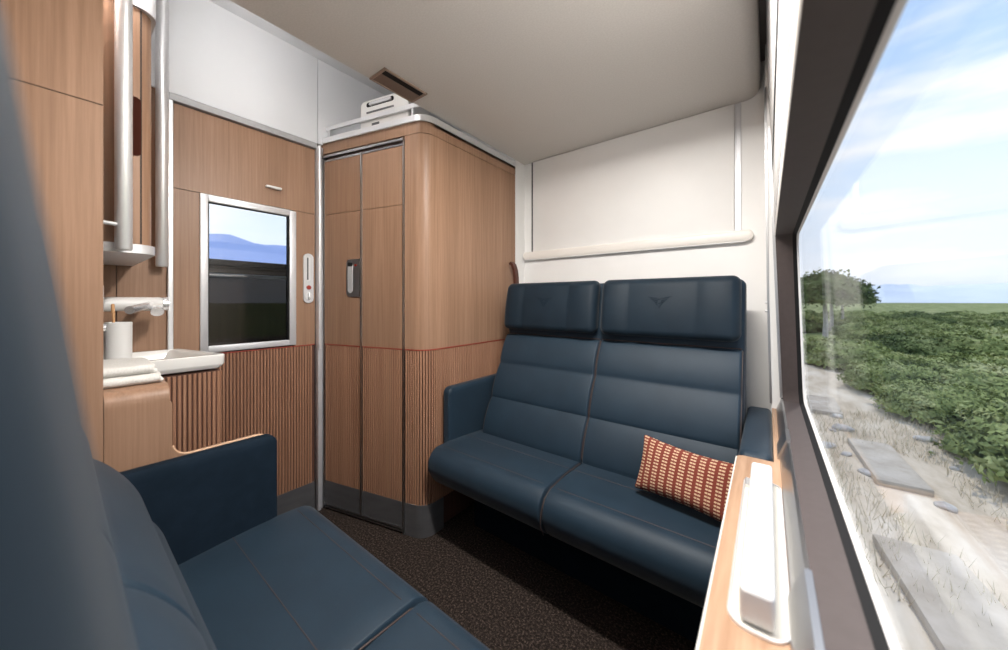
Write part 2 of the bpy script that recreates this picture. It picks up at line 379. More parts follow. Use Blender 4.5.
# lock plate
lk = B(); oy, oz = .9065, 1.3835
outl = rrect((oy, oz), (.0275, .1455), .027, 8)
lk.prism(outl, 0, XD-.001, XD+.010)
lp = lk.build('lock_plate', M['silver_soft'], d, 30)
B().prism(rrect((oy-.002, oz+.055), (.012, .072), .0119, 8), 0, XD+.008, XD+.0112).build('pull_recess', M['silver'], lp, 30)
B().prism(rrect((oy-.006, oz+.056), (.004, .066), .0039, 6), 0, XD+.010, XD+.013).build('recess_shade', M['steel_base'], lp, 30)
B().tube([(XD+.008, oy, oz-.054), (XD+.016, oy, oz-.054)], .0125, 18).build('lock_indicator', M['red_button'], lp, 40)
B().tube([(XD+.008, oy, oz-.105), (XD+.013, oy, oz-.105)], .021, 20).box((XD+.010, oy-.005, oz-.124), (XD+.026, oy+.005, oz-.086), .003).build('thumb_turn', M['silver'], lp, 40)

# ------------------------------------------------------------------ corridor beyond the pane
cw = B()
cw.box((-3.12, -.4, 0), (-3.08, 2.2, 1.52)).box((-3.12, -.4, 2.12), (-3.08, 2.2, 2.74)).box((-3.12, -.4, 1.5), (-3.08, .1, 2.14)).box((-3.12, 1.6, 1.5), (-3.08, 2.2, 2.14))
struct(cw, 'wall_corridor', M['dark_panel'])
struct(B().box((-3.12, 2.14, 0), (XD-.05, 2.2, 2.7)), 'wall_corridor_end', M['dark_panel'])
wn = thing('window_2', 'corridor window seen through the door pane', 'window', (-3.08, .85, 1.5), kind='structure')
B().box((-3.10, .1, 1.50), (-3.065, 1.6, 1.545), .004).box((-3.10, .1, 2.08), (-3.07, 1.6, 2.14)).build('window_frame', M['black'], wn)
B().box((-3.105, .1, 1.54), (-3.10, 1.6, 2.1)).build('window_pane', M['glass'], wn)
hr = B().tube([(-3.03, -.3, 1.43), (-3.03, 2.1, 1.43)], .014, 12); 
hr.tube([(-3.03, .4, 1.43), (-3.08, .4, 1.43)], .008, 8).tube([(-3.03, 1.3, 1.43), (-3.08, 1.3, 1.43)], .008, 8)
tag(hr.build('handrail', M['silver'], None, 40), 'round metal handrail in the corridor below its window', 'handrail')

# ------------------------------------------------------------------ wardrobe (angled front, rounded corner)
A_ = Vector((XD, .982)); Bc = Vector((XW, 1.172)); e = (Bc-A_).normalized(); LEN = (Bc-A_).length
ang = math.degrees(math.atan2(e.y, e.x)); R = .085; tn = R*math.tan(math.radians((90-ang)/2))
cen = Bc - e*tn + Vector((-e.y, e.x))*R
def front(t): return A_+e*(LEN*t)
arcp = arc(cen, R, -90+ang, 0, 10)
T1 = .827
pA = [tuple(front(.035)), tuple(front(T1))]
pB = [tuple(front(T1+.003))]+arcp+[(XW, 1.98)]
full = [tuple(front(0))]+arcp+[(XW, 1.98)]
wd = thing('wardrobe', 'tall wooden wardrobe with angled double doors and rounded corner', 'wardrobe', (-1.8, 1.45, 0))
b = B(); ins = [tuple(front(0)+Vector((.02, .03)))]+[tuple(Vector(q)+Vector((-.014, .012))) for q in arcp]+[(XW-.014, 1.98), (XD, 1.98)]
b.prism(ins, 2, .01, 2.19); b.build('body', M['slat_back'], wd)
b = B()
strip(b, pB, ZRED, 2.135, 0, .012); strip(b, full, 2.138, 2.20, 0, .012)
strip(b, [tuple(front(0)), tuple(front(.03))], 0, 2.135, 0, .012)
b.prism(full+[(XD, 1.98)], 2, 2.185, 2.199)
b.build('side_panel', M['wood'], wd, 25)
b = B(); ribs(b, [tuple(Vector(q)) for q in [front(T1+.006)-0*e]+[Vector(q) for q in arcp]+[Vector((XW, 1.98))]], ZB, ZRED-.006, phase=.0, depth=0.0)
b.bm.free(); b = B()
def offp(path, off):
    pts = [Vector(p) for p in path]; n = len(pts); o = []
    for i in range(n):
        d_ = (pts[min(i+1, n-1)]-pts[max(i-1, 0)]).normalized(); o.append(tuple(pts[i]+Vector((d_.y, -d_.x))*off))
    return o
ribs(b, offp(pB, -.006), ZB, ZRED-.006, phase=.002); b.build('fluted_panel', M['wood_slat'], wd)
b = B(); strip(b, pB, ZRED-.006, ZRED, .0015, .008); b.build('inlay_line', M['red'], wd, 25)
b = B(); strip(b, [q for q in pB if q[1] < 1.29]+[(XW, 1.302)], 0.0, ZB, .002, .014); b.build('kick_plate', M['steel_base'], wd, 30)
TC = .43
for (ta, tb, nm) in ((.045, TC-.006, 0), (TC+.006, T1-.012, 1)):
    dr = B(); path = [tuple(front(ta)), tuple(front(tb))]
    strip(dr, path, ZRED, ZSEAM-.0015, .002, .012); strip(dr, path, ZSEAM+.0015, 2.085, .002, .012)
    do = dr.build('door', M['wood'], wd)
    x = B(); strip(x, path, .03, ZRED, -.004, .008); x.build('groove_backing', M['slat_back'], do)
    x = B(); ribs(x, offp(path, -.004), ZB, ZRED-.006, phase=.003); x.build('fluted_panel', M['wood_slat'], do)
    x = B(); strip(x, path, ZRED-.006, ZRED, .0025, .008); x.build('inlay_line', M['red'], do)
    x = B(); strip(x, path, .03, ZB, .002, .008); x.build('kick_plate', M['steel_base'], do)
    if nm == 0:
        ha, hb = .287, .418
        x = B(); P0, P1 = front(ha), front(hb); nrm = Vector((e.y, -e.x))
        def hp(s, z, o): q = front(ha+(hb-ha)*s)+nrm*o; return (q.x, q.y, z)
        ol = [(s_, z_) for s_, z_ in rrect((.5, 0), (.5, .108), .0, 1)]
        rr = .022/(LEN*(hb-ha))
        pts = []
        for (cx, cz, a0, r_) in ((1-.06, 1, 0, .006), (0+rr, 1, 90, .022), (0+rr, -1, 180, .022), (1-.06, -1, 270, .006)):
            for k in range(6):
                a = math.radians(a0+18*k); pts.append((cx+math.cos(a)*r_/(LEN*(hb-ha)), cz*(.108-r_)+math.sin(a)*r_))
        x.loft([[hp(s_, 1.383+z_, .001) for s_, z_ in pts], [hp(s_, 1.383+z_, .009) for s_, z_ in pts]], cap=True)
        h_ = x.build('handle', M['grey_frame'], do, 30)
        x = B(); q2 = rrect((.30, 0), (.19, .088), .0, 1)
        q2 = []
        for (cx, cz, a0) in ((1, 1, 0), (-1, 1, 90), (-1, -1, 180), (1, -1, 270)):
            for k in range(6):
                a = math.radians(a0+18*k); q2.append((.30+math.cos(a)*.19, cz*.070+math.sin(a)*.017))
        x.loft([[hp(s_, 1.383+z_, .008) for s_, z_ in q2], [hp(s_, 1.383+z_, .0105) for s_, z_ in q2]], cap=True); x.build('pull_recess', M['silver'], h_, 30)
        x = B(); x.loft([[hp(.30+(s_-.30)*.95, 1.383+.078+z_*.13, .0095) for s_, z_ in q2], [hp(.30+(s_-.30)*.95, 1.383+.078+z_*.13, .0115) for s_, z_ in q2]], cap=True); x.build('recess_shade', M['black'], h_)
        x = B(); q = hp(.72, 1.455, .008); q_ = hp(.72, 1.455, .013); x.tube([q, q_], .0075, 14); x.build('lock_indicator', M['red_button'], h_, 40)
fb = B()
def stile(t, hw, z0, z1, o=.008):
    strip(fb, [tuple(front(t-hw/LEN)), tuple(front(t+hw/LEN))], z0, z1, o, .012)
stile(.038, .005, .0, 2.11); stile(TC-.0035, .0035, .03, 2.09, .007); stile(TC+.005, .0028, .03, 2.09, .010); stile(T1-.004, .0035, .0, 2.11)
strip(fb, [tuple(front(.032)), tuple(front(T1))], 2.108, 2.122, .014, .02)
strip(fb, [tuple(front(.032)), tuple(front(T1))], 2.086, 2.096, .006, .014)
strip(fb, [tuple(front(.032)), tuple(front(T1))], .012, .02, .008, .012); strip(fb, [tuple(front(.032)), tuple(front(T1))], .026, .032, .006, .012)
fb.build('door_frame', M['grey_frame'], wd)
b = B(); strip(b, full, 2.201, 2.232, .006, .012); b.build('top_edge', M['silver'], wd, 25)
b = B(); b.prism(full+[(XD, 1.98)], 2, 2.199, 2.203); b.build('top_tray', M['silver_soft'], wd)
# rail above the wardrobe
rl = B()
strip(rl, [tuple(front(-.02)), tuple(front(.9))]+[tuple(Vector(q)) for q in arcp[1:]]+[(XW, 1.32)], 2.288, 2.312, -.018, .010)
q = front(.035)
rl.prism([(q.x+.004, q.y+.02), (q.x+.016, q.y+.023), (q.x+.016, q.y+.035), (q.x+.004, q.y+.032)], 2, 2.204, 2.29)
q = front(.86); rl.prism([(q.x, q.y+.02), (q.x+.012, q.y+.023), (q.x+.012, q.y+.035), (q.x, q.y+.032)], 2, 2.204, 2.29)
tag(rl.build('luggage_rail', M['silver'], None, 25), 'slim silver rail running above the wardrobe top edge', 'rail')
# white case
nrm = Vector((e.y, -e.x)); cs = thing('storage_case', 'white plastic case with a black slot handle standing on the wardrobe', 'case', (-1.65, 1.2, 2.204))
def cp(s, z, o): q = A_+e*s+nrm*o; return (q.x, q.y, z)
def case_loop(s0, s1, z0, z1, o, r=.03, n=6):
    return [cp(s_, z_, o) for s_, z_ in rrect(((s0+s1)/2, (z0+z1)/2), ((s1-s0)/2, (z1-z0)/2), r, n)]
cs0, cs1, cz0, cz1 = .270, .62, 2.206, 2.418
b = B(); b.loft([case_loop(cs0+.006, cs1-.006, cz0+.0, cz1-.006, -.042, .025), case_loop(cs0, cs1, cz0, cz1, -.048), case_loop(cs0, cs1, cz0, cz1, -.24)], cap=True)
cb = b.build('case_body', M['plastic_white'], cs, 30)
b = B(); b.loft([case_loop(cs0+.05, cs1-.10, 2.375, 2.402, -.041, .012), case_loop(cs0+.05, cs1-.10, 2.375, 2.402, -.05, .012)], cap=True); h_ = b.build('handle_slot', M['black'], cs, 30)
b = B(); b.loft([case_loop(cs0+.075, cs1-.115, 2.380, 2.396, -.034, .006), case_loop(cs0+.075, cs1-.115, 2.380, 2.396, -.046, .006)], cap=True); b.build('grip', M['silver_soft'], h_, 30)
b = B(); b.loft([case_loop(cs0+.05, cs1-.10, 2.338, 2.349, -.0405, .002), case_loop(cs0+.05, cs1-.10, 2.338, 2.349, -.05, .002)], cap=True); b.build('vent_slot', M['steel_base'], cs)
b = B(); b.loft([case_loop(cs0+.09, cs0+.145, 2.255, 2.277, -.0405, .002), case_loop(cs0+.09, cs0+.145, 2.255, 2.277, -.05, .002)], cap=True); b.build('latch', M['steel_base'], cs)

# ------------------------------------------------------------------ ceiling vent (bronze frame, black slot) at the ceiling edge
v = thing('ceiling_vent', 'bronze framed air vent with a black slot at the ceiling edge', 'vent', (-1.36, .97, ZC))
vx0, vx1, vy0, vy1 = -1.418, -1.30, .855, 1.09
b = B()
b.box((vx0, vy0, ZC-.007), (vx1, vy0+.012, ZC+.001), .002).box((vx0, vy1-.012, ZC-.007), (vx1, vy1, ZC+.001), .002).box((vx0, vy0, ZC-.007), (vx0+.008, vy1, ZC+.001), .002).box((vx1-.010, vy0, ZC-.007), (vx1, vy1, ZC+.001), .002)
b.build('frame', M['vent_rim'], v, 30)
B().box((vx0+.006, vy0+.01, ZC-.004), (vx1-.045, vy1-.01, ZC+.001)).build('flap', M['vent_brown'], v)
B().box((vx1-.046, vy0+.01, ZC-.002), (vx1-.008, vy1-.01, ZC+.001)).build('slot', M['black'], v)
# ceiling lamp above the seats
v = thing('ceiling_lamp', 'recessed rectangular lamp panel in the ceiling between the two double seats', 'ceiling lamp', (-.36, .69, ZC))
lz0, lz1 = ZC-.017, ZC
b = B(); b.box((-.71, .565, lz0), (-.035, .570, lz1), .001).box((-.71, .810, lz0), (-.035, .815, lz1), .001).box((-.71, .57, lz0), (-.705, .81, lz1), .001).box((-.04, .57, lz0), (-.035, .81, lz1), .001)  # lip shaped deep to shade the tops of the walls
b.build('frame', M['silver_soft'], v)
B().box((-.66, .648, ZC-.004), (-.06, .732, ZC+.001)).build('diffuser', M['lamp'], v)
# cove lamp on top of the ceiling edge
v = thing('cove_lamp', 'hidden strip lamp lying on top of the ceiling edge, facing the white upper wall', 'lamp', (-1.40, .1, 2.40))
B().box((-1.43, -.45+.12, 2.38), (-1.40, .66, 2.42)).build('housing', M['silver_soft'], v)
for y_ in (-.2, .5):
    b = B(); b.box((-1.42, y_, 2.30), (-1.41, y_+.01, 2.38)); b.build('bracket', M['silver_soft'], v)

# ------------------------------------------------------------------ folded bunk on the far wall
bk = thing('folding_bunk', 'white folded upper bunk panel on the far wall, with a cream grip rail', 'bunk', (-.73, YF, 1.6))
B().box((-1.34, YF-.014, 1.575), (-.135, YF-.001, 2.247), .003).build('bunk_panel', M['white_wall'], bk, 30)
B().box((-1.356, YF-.006, 1.575), (-1.342, YF-.001, 2.247)).build('joint_strip', M['steel_base'], bk)
B().box((-.133, YF-.012, 1.575), (-.128, YF-.001, 2.247), .001).box((-.112, YF-.012, 1.575), (-.107, YF-.001, 2.247), .001).box((-.13, YF-.005, 1.575), (-.11, YF-.001, 2.247)).build('guide_channel', M['silver_soft'], bk)
rp = [(YF-.001, 1.545), (YF-.001, 1.600), (YF-.030, 1.600)]+[(YF-.030+.012*math.cos(math.radians(a)), 1.588+.012*math.sin(math.radians(a))) for a in (110, 140, 170)]+[(YF-.042, 1.556), (YF-.034, 1.547), (YF-.02, 1.545)]
b = B(); b.rbox((-1.475+.06, YF-.034, 1.548), (-.056, YF+.002, 1.602), (.024, .008, .0255), (4, 1, 1)); rr_ = b.build('grip_rail', M['rail_cream'], bk, 40)
B().box((-1.40, YF-.030, 1.543), (-.085, YF-.004, 1.5485), .001).build('rail_underside', M['plastic_white'], rr_)
# leather strap behind the left headrest
pts = []
b = B(); cl_ = [(-1.398, 1.90, 1.500), (-1.385, 1.895, 1.508), (-1.372, 1.895, 1.496), (-1.362, 1.90, 1.460), (-1.358, 1.905, 1.41), (-1.36, 1.91, 1.36), (-1.362, 1.91, 1.30)]
lp_ = []
for i, (x_, y_, z_) in enumerate(cl_):
    t_ = (Vector(cl_[min(i+1, 6)])-Vector(cl_[max(i-1, 0)])).normalized(); n_ = Vector((t_.z, 0, -t_.x))*.009
    lp_.append([(x_+n_.x, y_-.02, z_+n_.z), (x_-n_.x, y_-.02, z_-n_.z), (x_-n_.x, y_+.02, z_-n_.z), (x_+n_.x, y_+.02, z_+n_.z)])
b.loft(lp_, cap=True); tag(b.build('leather_strap', M['leather_brown'], None, 50), 'brown leather strap loop between the wardrobe and the left headrest', 'strap')

# ------------------------------------------------------------------ window side
def xin(z): return .025-.0355*(z-1.52)
Yw0, Yw1 = -.10, 1.86
lowp = [(.06, 0), (.06, .83), (.05, .832), (.028, .782), (.03, .77), (.03, 0)]
b = B(); b.prism([(.118, 0), (.118, .82), (.03, .76), (.03, 0)], 1, YN, YF)
b.prism([(xin(1.53), 1.53), (xin(2.4), 2.40), (.094, 2.40), (.094, 1.53)], 1, YN, YF)
b.prism([(xin(1.53), 1.53), (.094, 1.53), (.118, .80), (.05, .80)], 1, YN, Yw0-.01)
struct(b, 'wall_right', M['white_wall'])
b = B(); b.prism([(-.010, 2.39), (-.012, 2.2), (0, 1.26), (.012, .76), (.118, .76), (.094, 1.5), (.094, 2.39)], 1, Yw1+.06, YF)
struct(b, 'wall_right_end', M['white_wall'])
b = B(); b.prism([(.012, 2.30), (.021, 1.53), (.046, .80), (.118, .80), (.094, 1.5), (.094, 2.30)], 1, Yw1+.015, Yw1+.06); struct(b, 'trim_6', M['black'])
b = B()
b.loft([[(x_-.004, Yw1+.055, z_), (x_-.004, Yw1+.064, z_), (x_+.004, Yw1+.064, z_), (x_+.004, Yw1+.055, z_)] for x_, z_ in ((-.012+.002, 2.2), (.000, 1.26), (.010, .80))], cap=True)
b.loft([[(x_-.006, Yw1+.010, z_), (x_-.006, Yw1+.020, z_), (x_+.004, Yw1+.020, z_), (x_+.004, Yw1+.010, z_)] for x_, z_ in ((.004, 2.0), (.021, 1.53), (.046, .84))], cap=True)
struct(b, 'trim_7', M['grey_frame'], 30)
win = thing('window_1', 'wide compartment window onto the passing landscape', 'window', (.06, .9, 1.2), kind='structure')
def loop(x_top, x_bot, z0, z1, y0, y1, r, n=8):
    out = []
    for y, z in rrect(((y0+y1)/2, (z0+z1)/2), ((y1-y0)/2, (z1-z0)/2), r, n):
        t = (z-z0)/(z1-z0); out.append((x_bot+(x_top-x_bot)*t, y, z))
    return out
l0 = loop(.025, .050, .835, 1.527, Yw0, Yw1, .03)
l0b = loop(.040, .060, .815, 1.56, Yw0-.02, Yw1+.03, .03)
l1 = loop(.078, .098, .846, 1.520, Yw0+.01, Yw1-.04, .05)
l2 = loop(.090, .111, .852, 1.514, Yw0+.015, Yw1-.048, .055)
l3 = loop(.094, .116, .855, 1.512, Yw0+.02, Yw1-.050, .058)
l4 = loop(.097, .119, .855, 1.512, Yw0+.02, Yw1-.050, .058)
b = B(); b.loft([l0b, l0, l1]); b.build('window_reveal', M['reveal'], win, 30)
b = B(); b.loft([l1, l2]); b.build('gasket', M['black'], win, 30)
b = B(); b.loft([l2, l3, l4]); b.build('outer_frame', M['plastic_white'], win, 30)
b = B(); g0 = loop(.095, .117, .853, 1.514, Yw0, Yw1-.05, .05); g1 = loop(.098, .120, .853, 1.514, Yw0, Yw1-.05, .05)
b.loft([g0, g1], cap=True); b.build('window_pane', M['glass'], win)
# blind rails above the window, running along the wall
def rail_prof(z0, z1, o, mat_, name, par=None, kind='structure', y1=Yw1+.02, r=.004):
    b = B(); b.prism([(xin(z0)-o+r*.4, z0), (xin(z0)-o, z0+r), (xin(z1)-o, z1-r), (xin(z1)-o+r*.4, z1), (.06, z1), (.06, z0)], 1, YN, y1)
    return b.build(name, mat_, par, 30)
rail_prof(1.530, 1.552, .001, M['rail_cream'], 'lower_rail', win)
rail_prof(1.556, 1.590, 0, M['steel_base'], 'blind_groove', win)
rail_prof(1.594, 1.700, .001, M['plastic_white'], 'blind_rail', win)
rail_prof(1.704, 1.845, 0, M['black'], 'blind_slot', win)
rail_prof(1.850, 2.30, .0, M['silver_soft'], 'blind_cover', win)
# aluminium sill profile with joint blocks
b = B(); b.prism([(.028, .781), (.030, .790), (.045, .834), (.0505, .836), (.056, .83), (.056, .76), (.03, .76)], 1, YN, Yw1+.03)
sl = b.build('sill_profile', M['grey_frame'], win, 30)
b = B()
b.prism([(.022, .781), (.024, .793), (.043, .842), (.053, .842), (.053, .76), (.022, .76)], 1, 1.31, 1.42)
sbk = b.build('joint_block', M['grey_frame'], win, 30)
b = B(); b.prism([(.024, .781), (.026, .793), (.044, .840), (.053, .840), (.053, .76), (.024, .76)], 1, YN, .70)
b.build('joint_block', M['grey_frame'], win, 30)
for z_, lb in ((1.243, 'upper of two tiny metal studs on the pillar beside the far headrest'), (1.205, 'lower of two tiny metal studs on the pillar beside the far headrest')):
    b = B(); b.tube([(.012, 1.95, z_), (-.010, 1.948, z_)], [.006, .005], 12); tag(b.build('stud', M['silver'], None, 40), lb, 'stud')

# ------------------------------------------------------------------ window ledge with tray and folded table
ld = thing('window_ledge', 'light oak ledge under the window with a cream recessed tray', 'ledge', (-.02, .9, .74))
out = [(-.075, YN)] + [(.0295, YN), (.0295, 1.955), (.014, 1.955), (.014, 1.278)] + [(-.055+.02*math.cos(math.radians(a)), 1.258+.02*math.sin(math.radians(a))) for a in (90, 112, 135, 158, 180)]
b = B(); b.prism(out, 2, .742, .779); b.build('ledge_top', M['wood_ledge'], ld)
b = B(); b.box((-.0775, YN, .744), (-.0745, 1.257, .7805), .001); b.build('edge_strip', M['rail_cream'], ld)
def trayl(g, z, r): 
    return [(x_, y_, z) for x_, y_ in rrect((-.0115, .86), (.0385-g, .262-g), r, 8)]
b = B(); b.loft([trayl(0, .779, .03), trayl(0, .783, .03), trayl(.003, .783, .027), trayl(.003, .779, .027)]); b.build('tray_rim', M['silver'], ld, 30)
b = B(); b.loft([trayl(.002, .7792, .028), trayl(.002, .7806, .028)], cap=True); b.build('tray', M['cream'], ld)
b = B(); b.box((-.047, 1.06, .781), (-.036, 1.10, .790), .002); b.build('latch', M['chrome'], ld)
ft = thing('folding_table', 'white folding table leaf stowed upright in the ledge tray', 'table', (-.012, .85, .781))
b = B(); b.rbox((-.034, .610, .781), (.0085, 1.105, .834), (.006, .010, .008), (2, 10, 2)); b.build('table_leaf', M['plastic_white'], ft, 40)
b = B(); b.box((-.0355, .66, .7815), (-.0345, 1.05, .812)).build('hinge_strip', M['steel_base'], ft)

# ------------------------------------------------------------------ double seats
def sofa(name, label, mirror, near):
    base_y = 1.75-1.6 if mirror else 1.6
    MI = 1.75 if mirror else None
    t = thing(name, label, 'sofa', (-.70, base_y, 0))
    def bd(b, n, m, par=None, sm=40): return b.build(n, m, par or t, sm, mirror=MI)
    xs = [(-1.368, -.701), (-.699, -.088)]
    xb = [(-1.318, -.701), (-.699, -.082)]
    sh = .07 if mirror else 0
    knots = [(.30, 1.545), (.50, 1.565), (.68, 1.600), (.873, 1.695), (1.045, 1.775), (1.40, 1.93)] if mirror else [(.30, 1.413), (.50, 1.5), (1.045, 1.737), (1.40, 1.89)]
    def lean(z):
        z = max(knots[0][0], min(knots[-1][0], z))
        for (z0, a0), (z1, a1) in zip(knots, knots[1:]):
            if z <= z1: return a0+(a1-a0)*(z-z0)/(z1-z0)
    def seat_fn(p):
        x, y, z = p
        fr = max(0, min(1, (1.30-y)/.16))
        z2 = z - .012*max(0, (y-1.30)/.3)
        if z < .40: y = y + .05*(.40-z)/.1*fr
        y = y - .012*math.sin(PI*max(0, min(1, (z-.30)/.2)))*fr
        if z > .45: z2 += .006*math.sin(PI*max(0, min(1, (y-1.15)/.38)))
        return (x, y, z2)
    for i, (a, c_) in enumerate(xs):
        b = B(); b.rbox((a, 1.152, .295), (c_, 1.62+sh, .496), (.012, .055, .065), (10, 14, 3), seat_fn, rs=6); sc_ = bd(b, 'seat_cushion', M['navy'])
        b = B()
        yy = 1.222; b.tube([seat_fn((x_, yy, .4965)) for x_ in [a+.03+(c_-a-.06)*k/12 for k in range(13)]], .001, 6)
        yy = 1.407; b.tube([seat_fn((x_, yy, .4962)) for x_ in [a+.01+(c_-a-.02)*k/12 for k in range(13)]], .001, 6); bd(b, 'stitch_line', M['piping'], sc_)
        if i == 0:
            b = B(); ln = [(c_+.002, 1.165, .33), (c_+.002, 1.140, .38), (c_+.002, 1.148, .43), (c_+.002, 1.172, .470), (c_+.002, 1.22, .490), (c_+.002, 1.35, .497), (c_+.002, 1.50, .488)]
            b.tube(ln, .0018, 8); bd(b, 'piping', M['piping'], sc_)
    seams = [.49, .68, .873, 1.045]
    def back_fn(a, c_):
        def f(p):
            x, y, z = p
            wgt = 1-min(1, max(0, y/.13))
            bul = 0
            for s0, s1 in zip(seams, seams[1:]):
                if s0 <= z <= s1: bul = (.030 if mirror else .019)*(math.sin(PI*(z-s0)/(s1-s0)))**.55
            if z > seams[-1]: bul = 0
            return (x, y+lean(z)-bul*wgt+.012, z)
        return f
    for a, c_ in xb:
        b = B(); f_ = back_fn(a, c_)
        b.rbox((a, 0, .47), (c_, .13, 1.045), (.013, .03, .012), (8, 3, 60), f_, rs=5); bc = bd(b, 'backrest_cushion', M['navy'])
        b = B()
        for z_ in seams[1:3]:
            b.tube([(x_, lean(z_)+.013, z_) for x_ in (a+.012, c_-.012)], .0013, 6)
        b.tube([(x_, lean(1.045)+.017, 1.048) for x_ in (a+.004, c_-.004)], .002, 8)
        for k in (a+.001, c_-.001):
            b.tube([(k, lean(z_)+.022-.018*abs(math.sin(PI*(z_-.49)/.185))**.6, z_) for z_ in [.50+.54*j/40 for j in range(41)]], .0014, 6)
        bd(b, 'stitching', M['piping'], bc)
    # shell behind the cushions
    def shell_fn(p):
        x, y, z = p
        f0 = lean(z)+.03 if z < 1.045 else 1.752+sh+(z-1.045)*.19
        g = 1.92+sh
        return (x, f0+(g-f0)*y, z)
    b = B(); b.rbox((-1.325, 0, .30), (-.0765, 1, 1.348), (.03, .18, .03), (10, 2, 24), shell_fn); bd(b, 'back_shell', M['navy'])
    # headrests
    lobes = [(-1.312, -1.17, -.87, -.712), (-.690, -.55, -.25, -.088)]
    for lb in lobes:
        def hf(p):
            x, y, z = p
            wgt = 1-min(1, max(0, y/.07)); bul = 0
            for s0, s1, am in ((lb[0], lb[1], .014), (lb[1], lb[2], .008), (lb[2], lb[3], .014)):
                if s0 <= x <= s1: bul = am*(math.sin(PI*(x-s0)/(s1-s0)))**.7
            fz = 1.695+sh*.76+(z-1.075)*.16 - .012*math.sin(PI*(z-1.07)/.29)
            if mirror: fz = 1.7505+.125*(z-1.15)
            return (x, y+fz-bul*wgt, z)
        b = B(); b.rbox((lb[0], 0, 1.078), (lb[3], .075, 1.360), (.035, .034, .035), (40, 3, 10), hf, rs=6); hd = bd(b, 'headrest', M['navy_head'])
        # embossed winged emblem
        b = B(); cx = (lb[1]+lb[2])/2; zc = 1.245
        def ep(dx, dz):
            q = hf((cx+dx, 0, zc+dz)); return (q[0], q[1]-.0006, q[2])
        for dz, hw in ((.022, .052), (.012, .040), (.002, .028), (-.008, .018)):
            for sgn in (-1, 1): b.tube([ep(sgn*.010, dz-.004), ep(sgn*(hw*.6), dz-.002), ep(sgn*hw, dz+.004)], [.0016, .0016, .0007], 6)
        b.tube([ep(.010*math.cos(k*PI/6), .004+.010*math.sin(k*PI/6)) for k in range(13)], .0013, 6)
        b.tube([ep(-.010, -.010), ep(0, -.026), ep(.010, -.010)], .0014, 6)
        bd(b, 'emblem', M['navy_dark'], hd)
    # wardrobe / niche side armrest
    if mirror:
        b = B(); b.rbox((-1.405, 1.278, .30), (-1.352, 1.86, .786), (.012, .03, .03), (2, 6, 6)); bd(b, 'armrest', M['navy_dark'])
    else:
        b = B(); b.rbox((-1.408, 1.282, .30), (-1.350, 1.86, .782), (.014, .035, .035), (2, 6, 6)); bd(b, 'armrest', M['navy'])
    b = B()
    def pad(p):
        x, y, z = p; return (x, y, z-.010*max(0, (y-1.28))/.6)
    if not mirror:
        b.rbox((-.0735, 1.285, .50), (.0125, 1.93, .788), (.02, .03, .02), (2, 8, 4), pad); bd(b, 'armrest', M['navy'])
    # plinth under the seat
    b = B(); b.box((-1.30, 1.42, 0), (-.10, 1.88, .30), .004); bd(b, 'plinth', M['navy_dark'])
    return t
sofa('double_seat', 'navy blue double seat at the far wall, below the folded bunk', False, False)
sofa('double_seat', 'navy blue double seat in the foreground, its backrest beside the viewer', True, True)

# ------------------------------------------------------------------ lumbar cushion
cu = B(); PW, PH, PT = .36, .205, .10
def cush(p):
    x, y, z = p
    ux, uz = abs(x)/(PW/2), abs(z)/(PH/2)
    puff = max(0, (1-ux**3.2))**.5*max(0, (1-uz**3.2))**.5
    pinch = 1-.05*(1-ux*ux)*uz**2; pin2 = 1-.06*(1-uz*uz)*ux**2
    return (x*pin2, y*(.10+.90*puff)+.004*math.sin(9*x+20*z)*puff, z*pinch-.008*(1-ux*ux)*uz*(1 if z > 0 else -1))
cu.rbox((-PW/2, -PT/2, -PH/2), (PW/2, PT/2, PH/2), (.012, .03, .012), (30, 3, 20), cush, uv=lambda v: (v.x/PW+.5, v.z/PH+.5))
co = cu.build('lumbar_cushion', M['weave'], None, 60)
tag(co, 'small rust red cushion with cream woven dashes on the far seat', 'cushion')
co.location = (-.228, 1.39, .610)
co.rotation_euler = (math.radians(-22), math.radians(2), math.radians(-8))

# ------------------------------------------------------------------ washing niche
# side counter: oak top turning down into the panel, then into the armrest shell
sc = thing('side_counter', 'oak counter curving down into the side panel of the near seat', 'counter', (-1.6, .1, 0))
tpts = [(-1.80, .975), (-1.80, 1.0), (-1.462, 1.0)]+[(-1.462+.042*math.cos(math.radians(a)), .958+.042*math.sin(math.radians(a))) for a in (75, 60, 45, 30, 15, 0)]+[(XW, .95), (-1.442, .95), (-1.442, .955), (-1.464, .975)]
b = B(); b.prism(tpts, 1, .0795, .208)
pl = [(.0795, .0), (.0795, .95), (.208, .95), (.213, .945), (.213, .835)]+[(.255+.042*math.cos(math.radians(a)), .821+.042*math.sin(math.radians(a))) for a in (190, 205, 220, 235, 250, 265)]+[(.27, .779), (.43, .779)]+[(.43+.04*math.cos(math.radians(a)), .739+.04*math.sin(math.radians(a))) for a in (72, 54, 36, 18, 0)]+[(.470, .30), (.30, .25), (.30, 0)]
b.prism(pl, 0, XW-.02, XW)
b.build('side_panel', M['wood'], sc, 25)
# light edge band of the plywood along the top outline
b = B(); edge = pl[5:-3]
b.tube([(XW-.002, y_, z_) for y_, z_ in edge], .0036, 8); b.build('edge_band', M['wood_edge'], sc, 40)

